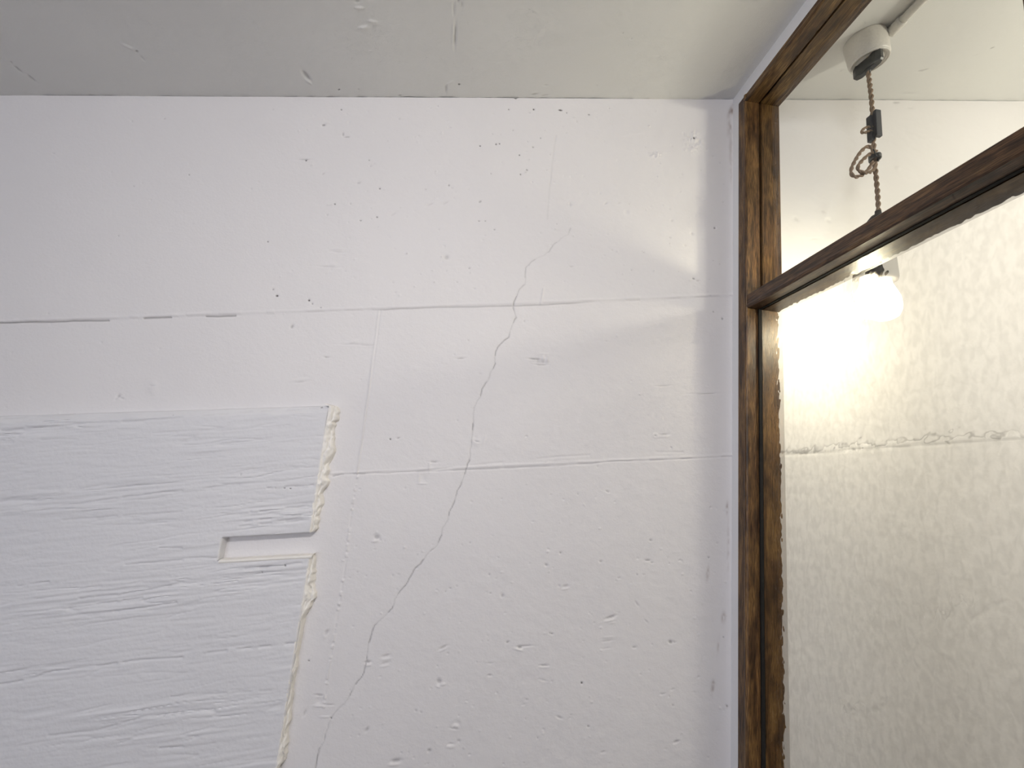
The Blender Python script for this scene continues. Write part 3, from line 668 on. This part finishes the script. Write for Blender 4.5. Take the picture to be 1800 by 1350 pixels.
# ragged cream plaster squeezed out along the slab's edge
def plaster(name, pts, width, seed, lift=.012):
    """pts: edge polyline in photo px on the slab face; width(s) in m to the right"""
    P = np.array([bpt(*p) for p in pts]); L = np.concatenate([[0], np.cumsum(np.hypot(*np.diff(P, axis=0).T))])
    n = int(L[-1]/.0022); s = np.linspace(0, L[-1], n); ex = np.interp(s, L, P[:, 0]); ez = np.interp(s, L, P[:, 1])
    wd = width(s/L[-1])*(0.65+.9*vnoise(s*55, s*0, seed)+.35*(vnoise(s*190, s*0, seed+1)-.5)); wd = np.maximum(wd, .0022)
    ends = np.minimum(1, np.minimum(s, L[-1]-s)/.006); wd = wd*(.35+.65*ends)
    m_ = 15; q = np.linspace(0, 1, m_)
    S, Q = np.meshgrid(np.arange(n), q, indexing='ij')
    x = ex[S]+(wd[S]+.0026)*Q-.0030; z = ez[S]+.0018*fbm(x*150, s[S]*150, seed+3, 2)
    # a lumpy lip: starts at the slab face, bulges, falls to the wall with an undercut ledge
    prof = (1-Q**2.2)
    ledge = sstep(.25, .75, vnoise(s[S]*70+Q*2.0, Q*2.3, seed+5))
    y = YB+.0008 + (1.0-YB-.001)*(1-prof)*(.55+.45*ledge) - .0035*np.sin(np.pi*Q)*fbm(s[S]*140, Q*4, seed+7, 2)*2
    fold = .48+.32*(vnoise(s[S]*45, Q*0, seed+9)-.5)*2; y = y + .004*np.exp(-((Q-fold)/.045)**2)
    y = np.where(Q > .98, 1.004, np.minimum(y, 1.0005-.003*(1-Q)))
    V = np.stack([x.ravel(), y.ravel(), z.ravel()], 1)
    j, i = np.meshgrid(np.arange(n-1), np.arange(m_-1), indexing='ij'); a = (j*m_+i).ravel()
    Fq = np.stack([a, a+m_, a+m_+1, a+1], 1)
    o = link(name, np_mesh(name, V, Fq), M['cream'], wall, True)
    o['label'] = 'ragged cream plaster lip along the edge of the raised slab'
    return o
plaster('plaster_lip', [(572,709),(581,714),(575,750),(566,800),(556,860),(549,905),(545,936)], lambda t: np.interp(t, [0,.08,.3,.55,.7,.85,1], [.012,.017,.014,.0145,.0095,.009,.012]), 11)
plaster('plaster_lip', [(545,976),(541,1005),(536,1040),(527,1090),(519,1140),(510,1195),(501,1255),(494,1305),(486,1356)], lambda t: np.interp(t, [0,.05,.10,.25,.30,.36,.45,.6,.75,.8,.9,1], [.006,.005,.010,.016,.009,.005,.004,.004,.0045,.007,.008,.007]), 23)
# thin cream sill along the lower side of the slot
def sill():
    p, q = np.array(bpt(385, 986)), np.array(bpt(549, 977)); n = 90; V = []; Fq = []
    for k in range(n):
        t = k/(n-1); c = p+(q-p)*t; wob = .0012*(vnoise(np.array([t*25.]), np.array([0.]), 91)[0]-.5)
        for (dy, dz) in ((.0, -.0045), (-.0016, -.003), (-.0018, .0), (.0005, .0016+wob), (TH, .0016+wob)):
            V.append((c[0], YB+dy, c[1]+dz))
    for k in range(n-1):
        for m_ in range(4):
            a = k*5+m_; Fq.append((a, a+5, a+6, a+1))
    o = link('plaster_sill', np_mesh('plaster_sill', np.array(V), np.array(Fq)), M['cream'], wall, True); o['label'] = 'thin cream plaster line along the slot'
sill()

# ------------------------------------------------------------------ ceiling with cast marks
CPITS = [(800,62,2.2,24,2,2.6,.28),(796,60,1.4,22,2,-1.4,0),(798,15,1.6,14,0,1.4,.15),(812,8,1.6,8,0,1.6,.2),(806,0,2,6,0,1.5,.3),(538,133,4,13,-38,2.6,.25),(543,144,6,2.4,40,-1.8,0),
         (32,122,13,1.8,38,1.8,.3),(55,137,12,1.8,40,1.8,.3),(20,110,4,1.6,40,1.4,.25),(228,84,16,2.2,25,-1.2,0),(240,90,3,2,30,2,.45),(250,102,8,1.6,45,1.2,.15),(640,48,8,3,-8,-2.2,0),(655,38,8,2,10,-1.8,0),
         (632,14,8,2.4,0,-1.6,0),(628,2,5,2.4,0,1.6,.3),(807,149,2.4,1.8,20,2,.9),(784,156,1.6,9,0,1.6,.25),(790,146,7,1.5,-30,-.9,0),(596,158,2,1.6,0,1.6,.8),(630,157,2,1.2,0,1,.2),(940,166,8,1.5,-8,1.6,.2),
         (958,168,9,1.6,-8,1.4,.15),(703,168,4,1.4,0,1.5,.4),(960,150,5,1.5,0,1,.1),(1095,58,1.6,1.6,0,1,.3),(1110,68,1.5,1.5,0,1,.2),(1050,150,2,1.5,0,.8,.1),(650,90,3,2,0,-.8,0),
         (1618,125,9,1.4,-6,1.6,.3),(1628,122,3,2,0,1.6,.3),(1671,92,3,1.4,-35,1.6,.3),(1745,83,1.8,1.8,0,1.8,.7),(1788,62,2.2,1.4,-30,1.4,.3),(1717,97,2,1.4,0,1.4,.2),(1760,24,3,1.4,0,1.4,.15),
         (1600,165,20,1.6,2,1.4,.1),(1480,125,2,1.5,0,1,.2)]
def ceiling():
    V, Fq, DI = [], [], []; off = 0
    xs_f = np.arange(LX, .62, .0021); ys_f = np.arange(1.004, .66, -.0019)
    xs_r = np.arange(.62, 1.52, .0045); ys_r = np.arange(1.004, .55, -.004)
    for xs, ys, fine in ((xs_f, ys_f, 1), (xs_r, ys_r, 1),
                         (np.linspace(-2.6, LX, 30), np.linspace(1.06, -2.4, 60), 0), (np.linspace(LX, .62, 40), np.linspace(ys_f[-1], -2.4, 60), 0),
                         (np.linspace(.62, 1.52, 30), np.linspace(ys_r[-1], -2.4, 60), 0), (np.linspace(xs_r[-1], 2.2, 12), np.linspace(1.06, -2.4, 60), 0)):
        Yg, Xg = np.meshgrid(ys, xs, indexing='ij'); x = Xg.ravel(); y = Yg.ravel(); z = CEIL(x)
        h = .003*fbm(x*5, y*5, 101, 2); di = np.zeros(x.shape)
        if fine:
            u, v = proj(x, y, z); h = h + .0005*fbm(x*60, y*60, 103, 2) + .0002*fbm(x*200, y*200, 104, 2)
            hh = np.zeros(x.shape); add_pits(u, v, hh, di, CPITS); h = h + hh
            # uneven meeting with the wall
            near = np.exp(-((1.0-y)/.006)**2); h = h - near*.0025*np.abs(fbm(x*28, x*0, 107, 3))*2
        # h > 0 stands proud = downwards
        V.append(np.stack([x, y, z-h], 1)); DI.append(di)
        nx, ny = len(xs), len(ys); j, i = np.meshgrid(np.arange(ny-1), np.arange(nx-1), indexing='ij'); a = (j*nx+i).ravel()
        Fq.append(np.stack([a, a+nx, a+nx+1, a+1], 1)+off); off += nx*ny
    V = np.concatenate(V); di = np.concatenate(DI)
    me = np_mesh('ceiling', V, np.concatenate(Fq), {'recess_dark': di, 'rust': np.zeros(len(di))})
    o = link('ceiling', me, M['ceil'], None, True); tag(o, kind='structure')
ceiling()

# ------------------------------------------------------------------ rest of the shell (out of the picture)
tag(box('floor', -2.7, 2.3, -2.5, 1.12, -.08, 0, M['floor']), kind='structure')
tag(box('wall_left', -2.7, -2.6, -2.5, 1.12, 0, 2.75, M['shell']), kind='structure')
tag(box('wall_right', 2.2, 2.3, -2.5, 1.12, 0, 2.75, M['shell']), kind='structure')
bm = bmesh.new()
wx0, wx1, wz0, wz1 = -2.0, -0.3, 0.55, 1.85
add_box(bm, -2.7, wx0, -2.5, -2.4, 0, 2.75); add_box(bm, wx1, 2.3, -2.5, -2.4, 0, 2.75)
add_box(bm, wx0, wx1, -2.5, -2.4, 0, wz0); add_box(bm, wx0, wx1, -2.5, -2.4, wz1, 2.75)
tag(bm_obj('wall_front', bm, M['shell']), kind='structure')
bm = bmesh.new()
for a in (wx0, (wx0+wx1)/2-.02, wx1-.04): add_box(bm, a, a+.04, -2.47, -2.41, wz0, wz1)
for a in (wz0, wz1-.04): add_box(bm, wx0+.04, wx1-.04, -2.47, -2.41, a, a+.04)
tag(bm_obj('window_2', bm, M['wood_z']), kind='structure')

# ------------------------------------------------------------------ white trim round the partition
YT = 0.9748; ZT = CZ+0.9513; Y2 = 0.9412; YF = -0.62
def trim_poly():
    # a shallow batten against the wall with a soft arris
    return [(XP, YT), (XP, .997), (XP-.0012, 1.02), (XR+.002, 1.02), (XR+.002, YT)]
t1 = prism('trim_1', trim_poly(), 'z', .0, CEIL(XP)+.004, M['trim']); tag(t1, kind='structure')
t2 = prism('trim_2', [(XP, ZT), (XP, CEIL(XP)+.006), (XR+.002, CEIL(XR)+.006), (XR+.002, ZT)], 'y', YF, YT, M['trim']); tag(t2, kind='structure')

# ------------------------------------------------------------------ the glazed wooden partition
part = empty('window_1', (0.63, 0.17, 0)); tag(part, kind='structure')
ZH = CZ+.930; TT, TB = CZ+.4365, CZ+.4045
bead = .0026
def upright(name, y_far, y_near, z0, z1, far_face=False):
    # plan outline: room-side face with a small rounded bead on its inner edge, rebated reveal with a glazing groove
    pl = [(XP, y_far), (XP, y_near+.010), (XP-.0020, y_near+.0085), (XP-.0030, y_near+.0050), (XP-.0018, y_near+.0015), (XP+.0012, y_near),
          (XG-.0030, y_near), (XG-.0030, y_near+.006), (XG+.0022, y_near+.006), (XG+.0022, y_near+.0006), (XR-.002, y_near+.0006), (XR, y_near+.0025), (XR, y_far)]
    return prism(name, pl, 'z', z0, z1, M['wood_z'], part)
upright('stile', YT, Y2, 0, ZT)
hp = [(XP, ZT), (XP, ZH+.010), (XP-.0020, ZH+.0085), (XP-.0030, ZH+.005), (XP-.0018, ZH+.0015), (XP+.0012, ZH), (XG-.0030, ZH), (XG-.003, ZH+.006), (XG+.0022, ZH+.006),
      (XG+.0022, ZH+.0006), (XR-.002, ZH+.0006), (XR, ZH+.0025), (XR, ZT)]
prism('head_rail', hp, 'y', YF, Y2+.008, M['wood_h'], part)
tp = [(XP, TT-.002), (XP+.002, TT), (XG-.002, TT), (XG-.002, TT-.005), (XG+.002, TT-.005), (XG+.002, TT), (XR-.002, TT), (XR, TT-.002), (XR, TB+.002), (XR-.002, TB), (XG+.0035, TB), (XG+.0035, TB+.007),
      (XG-.0055, TB+.007), (XG-.0055, TB), (XP+.0022, TB), (XP, TB+.0022), (XP-.0012, TB+.006), (XP, TB+.010)]
prism('transom', tp, 'y', YF, Y2+.002, M['wood_y'], part)
# mullions between the bays and the closing post
for ya, yb in ((.40, .345), (-.145, -.20)):
    ml = [(XP, ya-.002), (XP+.002, ya), (XR-.002, ya), (XR, ya-.002), (XR, yb+.002), (XR-.002, yb), (XP+.002, yb), (XP, yb+.002)]
    prism('mullion', ml, 'z', 0, ZH+.004, M['wood_z'], part)
prism('post', [(XP, YF+.06), (XR, YF+.06), (XR, YF), (XP, YF)], 'z', 0, ZT, M['wood_z'], part)
ZBR = .62
prism('bottom_rail', [(XP, ZBR), (XP, ZBR-.09), (XR, ZBR-.09), (XR, ZBR)], 'y', YF+.06, Y2, M['wood_y'], part)
box('dado_board', XP+.02, XR-.02, YF+.06, Y2, 0, ZBR-.09, M['shell'], part)
bays = ((Y2+.005, .402), (.343, -.147), (-.202, YF+.062))
def rippled_pane(y1, y0, z0, z1, step):
    ny, nz = int(abs(y1-y0)/step)+1, int((z1-z0)/step)+1
    Yg, Zg = np.meshgrid(np.linspace(y1, y0, ny), np.linspace(z0, z1, nz), indexing='ij'); y = Yg.ravel(); z = Zg.ravel()
    a = .25*fbm(y*9, z*9, 202, 2)
    h = .0026*fbm((y+a*.01)*115, z*78, 203, 2) + .0017*fbm(y*230, z*165, 205, 2)
    front = np.stack([XG-.0016-h, y, z], 1); back = np.stack([np.full(y.shape, XG+.0016), y, z], 1); n = len(y)
    j, i = np.meshgrid(np.arange(ny-1), np.arange(nz-1), indexing='ij'); k = (j*nz+i).ravel()
    f1 = np.stack([k, k+1, k+nz+1, k+nz], 1); f2 = np.stack([k, k+nz, k+nz+1, k+1], 1)+n
    idx = np.concatenate([np.arange(nz), np.arange(1, ny)*nz+nz-1, (ny-1)*nz+np.arange(nz-2, -1, -1), np.arange(ny-2, 0, -1)*nz]); nx_ = np.roll(idx, -1)
    f3 = np.stack([idx, idx+n, nx_+n, nx_], 1)
    me = np_mesh('pane', np.concatenate([front, back]), np.concatenate([f1, f2, f3]))
    bm = bmesh.new(); bm.from_mesh(me); bmesh.ops.recalc_face_normals(bm, faces=bm.faces); bm.to_mesh(me); bm.free()
    sm_ = np.ones(len(me.polygons), dtype=bool); sm_[-len(f3):] = False
    o = link('pane', me, M['ripple'], part); me.materials.append(M['clear']); mi = np.ones(len(me.polygons), dtype=np.int32); mi[:len(f1)] = 0; me.polygons.foreach_set('material_index', mi)
    me.polygons.foreach_set('use_smooth', sm_)
    o['label'] = 'rippled obscure glass pane below the transom'
    return o
for k, (ya, yb) in enumerate(bays):
    bm = bmesh.new(); add_box(bm, XG-.0015, XG+.0015, yb, ya, TT-.003, ZH+.004); bmesh.ops.recalc_face_normals(bm, faces=bm.faces)
    o = bm_obj('pane', bm, M['clear'], part); o['label'] = 'clear glass pane above the transom'
    rippled_pane(ya, yb, ZBR-.004, TB+.004, .0022 if k == 0 else .006)
    # black sealant round the rippled pane
    for nm, b in (('sealant', (XG-.0088, XG-.0020, ya-.0090, ya-.0045, ZBR, TB)), ('sealant', (XG-.0080, XG-.0020, yb, ya-.0090, TB-.0012, TB+.0035))):
        o = box(nm, *b, M['gasket'], part); o['label'] = 'black sealant line beside the rippled glass'
    for (x0, x1) in ((XG+.0022, XG+.0034),):
        box('glazing_bead', x0, x1, ya-.008, ya-.0055, TT, ZH, M['wood_z'], part)

# ------------------------------------------------------------------ pendant lamp behind the glass
LY = 0.812
lp = lambda u, v, dy=0.0: onY(u, v, LY+dy)
plug_c = lp(1531, 132); bulb_c = lp(1553, 535)
LX_ = float(bulb_c[0])
# ceiling rose
cz_ = CEIL(LX_+.004)
slope = math.atan(.178)
rx, ry = LX_+.003, LY+.012
rose = empty('ceiling_rose', (rx, ry, CEIL(rx)))
tag(rose, 'round cream-white ceiling rose holding the lamp plug', 'ceiling rose')
RT = Matrix.Translation((rx, ry, CEIL(rx)+.001)) @ Matrix.Rotation(-slope, 4, 'Y') @ Matrix.Rotation(math.pi, 4, 'X') @ Matrix.Diagonal((0.93, 0.93, 1.25, 1))
bm = lathe_bm(bmesh.new(), [(0, 0), (.0435, 0), (.0440, .004), (.0430, .026), (.0422, .040), (.0405, .0435), (.0365, .0450), (.0340, .0440), (.0335, .0415), (.0300, .0405), (.0292, .0430), (.0270, .0460), (0, .0465)], 56, RT)
bm_obj('body', bm, M['porcelain'], rose, True)
bm = lathe_bm(bmesh.new(), [(.0365, .0450), (.0372, .0465), (.0392, .0468), (.0402, .0455), (.0405, .0435)], 56, RT); bm_obj('rim', bm, M['porcelain'], rose, True)
for a in (2.5, 5.6):
    bm = lathe_bm(bmesh.new(), [(0, .0478), (.0028, .0474), (.0032, .0464), (.0032, .0455)], 14, RT @ Matrix.Translation((.0225*math.cos(a), .0225*math.sin(a), 0)))
    bm_obj('screw', bm, M['brass'], rose, True)
# conduit along the ceiling towards the viewer
cx_ = rx+.034
con = empty('conduit', (cx_, .4, CEIL(cx_)))
tag(con, 'white surface-mounted conduit pipe running from the ceiling rose', 'conduit')
zc = CEIL(cx_)-.0105
tube_mesh('pipe', [(cx_, y, zc) for y in np.linspace(ry-.052, -.5, 40)], .0088, M['pipe'], con, 18)
tube_mesh('collar', [(cx_, y, zc) for y in np.linspace(ry-.060, ry-.030, 6)], .0112, M['pipe'], con, 18)

lamp = empty('pendant_lamp', (LX_, LY, float(bulb_c[2])))
tag(lamp, 'lit bare-bulb pendant on a brown twisted cloth cord behind the glass', 'pendant lamp')
# black hook-in plug: an elongated octagonal block
pc = np.array([rx-.001, ry-.006, CEIL(rx)-.075])
dl = _n(np.array([.18, -1.0, .03])); dw = _n(np.cross(dl, [0, 0, 1])); dh = np.cross(dw, dl)
oct_ = [(-.031, -.0035), (-.031, .0035), (-.022, .0082), (.022, .0082), (.031, .0035), (.031, -.0035), (.022, -.0082), (-.022, -.0082)]
bm = bmesh.new(); rings = []
for hgt, sc in ((.018, .96), (.014, 1.0), (-.006, 1.0), (-.0095, .92)):
    rings.append([bm.verts.new(tuple(pc+dl*a*sc+dw*b*sc+dh*hgt)) for a, b in oct_])
for A, B in zip(rings[:-1], rings[1:]):
    for i in range(8): bm.faces.new((A[i], A[(i+1) % 8], B[(i+1) % 8], B[i]))
bm.faces.new(rings[0]); bm.faces.new(rings[-1][::-1]); bmesh.ops.recalc_face_normals(bm, faces=bm.faces)
bm_obj('plug', bm, M['black'], lamp)
o = box('plug_plate', -.016, .016, -.005, .005, -.0105, -.0092, M['navy'], lamp)
o.parent = None
o.data.transform(Matrix(((dl[0], dw[0], dh[0], pc[0]), (dl[1], dw[1], dh[1], pc[1]), (dl[2], dw[2], dh[2], pc[2]), (0, 0, 0, 1))))
o.parent = lamp; o.matrix_parent_inverse = Matrix.Translation(-Vector(lamp.location))
bm = lathe_bm(bmesh.new(), [(0, -.018), (.0045, -.017), (.006, -.009), (.006, .0)], 16, Matrix.Translation(tuple(pc))); bm_obj('strain_relief', bm, M['black'], lamp, True)
# main drop of the cord
main = [pc+np.array([0, 0, -.012]), lp(1531,165), lp(1533,190), lp(1535,222), lp(1535.5,250), lp(1537,268), lp(1538,290), lp(1541,320), lp(1543,345), lp(1544.5,375)]
twisted('cord', main, M['cloth'], lamp)
# gathered loops held by a tie
outer = [lp(1537,268,-.006), lp(1531,260,-.006), lp(1524,258,-.006), lp(1514,266,-.006), lp(1505,279,-.006), lp(1497,296,-.006), lp(1497,306,-.006), lp(1504,311,-.006), lp(1517,307,-.007), lp(1527,297,-.008), lp(1535,284,-.009)]
inner = [lp(1541,266,-.011), lp(1537,268,-.011), lp(1529,271,-.011), lp(1519,279,-.011), lp(1509,291,-.011), lp(1509,299,-.011), lp(1518,303.5,-.012), lp(1531,302,-.008), lp(1538,294,-.005), lp(1539,284,-.005)]
for nm, pth in (('cord_loop', outer), ('cord_loop', inner)): twisted(nm, pth, M['cloth'], lamp, .0019, .0021, .027)
tl = lp(1538, 277, -.006)
ring = [tl+np.array([.0085*math.cos(a), .0105*math.sin(a), -.0052+.0104*k/30+.0006*math.sin(a*3)]) for k in range(31) for a in [k*2*math.pi*3.6/30]]
o = tube_mesh('tie', smooth_path(ring, .001), .0020, M['black'], lamp, 8); o['label'] = 'black tie gathering the cord loops'
tube_mesh('tie_end', smooth_path([tl+np.array([-.006, -.009, -.004]), tl+np.array([-.010, -.011, .002]), tl+np.array([-.0135, -.011, .0095])], .001), .0012, M['black'], lamp, 6)
# cord adjuster: two black bars with a short bight of cord between them
def bar(name, u0, u1, v0, v1, y0, y1, mat):
    a = lp(u0, v0); b = lp(u1, v1)
    o = box(name, a[0], b[0], LY+y0, LY+y1, b[2], a[2], mat, lamp, .0012, 2); return o
bar('cord_adjuster', 1530, 1542.5, 199, 246, -.013, -.005, M['navy'])
bar('cord_adjuster', 1526.5, 1536, 204, 249, -.0045, .007, M['navy'])
twisted('cord_bight', [lp(1534,224,-.002), lp(1526,223.5,-.002), lp(1519,226,-.003), lp(1514,232,-.003), lp(1520,233.5,-.003), lp(1527,230.5,-.002), lp(1534,231,-.002)], M['cloth'], lamp, .0015, .0017, .02)
# socket and bulb
bz_ = float(bulb_c[2]); base = Matrix.Translation((LX_, LY, bz_))
bm = lathe_bm(bmesh.new(), [(0, .203), (.0055, .202), (.0062, .194), (.013, .190), (.0195, .181), (.0220, .168), (.0220, .142)], 32, base); bm_obj('socket_cap', bm, M['socket'], lamp, True)
bm = lathe_bm(bmesh.new(), [(.0225, .143), (.0225, .132), (.0205, .130), (.0205, .118), (.0225, .116), (.0245, .108), (.0275, .055), (.0260, .049), (.0200, .049), (0, .056)], 32, base); bm_obj('socket', bm, M['socket'], lamp, True)
bm = lathe_bm(bmesh.new(), [(.0145, .070), (.0150, .052), (.0168, .040), (.0230, .026), (.0282, .012), (.0300, -.002), (.0288, -.014), (.0240, -.0245), (.0150, -.0300), (0, -.0315)], 40, base)
o = bm_obj('bulb', bm, M['bulb'], lamp, True); o['label'] = 'glowing warm-white glass bulb'
bl = D.lights.new('bulb_light', 'POINT'); bl.energy = 2.3; bl.color = (1.0, 0.925, 0.70); bl.shadow_soft_size = 0.011
bo = D.objects.new('bulb_light', bl); COL.objects.link(bo); bo.location = (LX_, LY, bz_)
bo.parent = lamp; bo.matrix_parent_inverse = Matrix.Translation(-Vector(lamp.location))
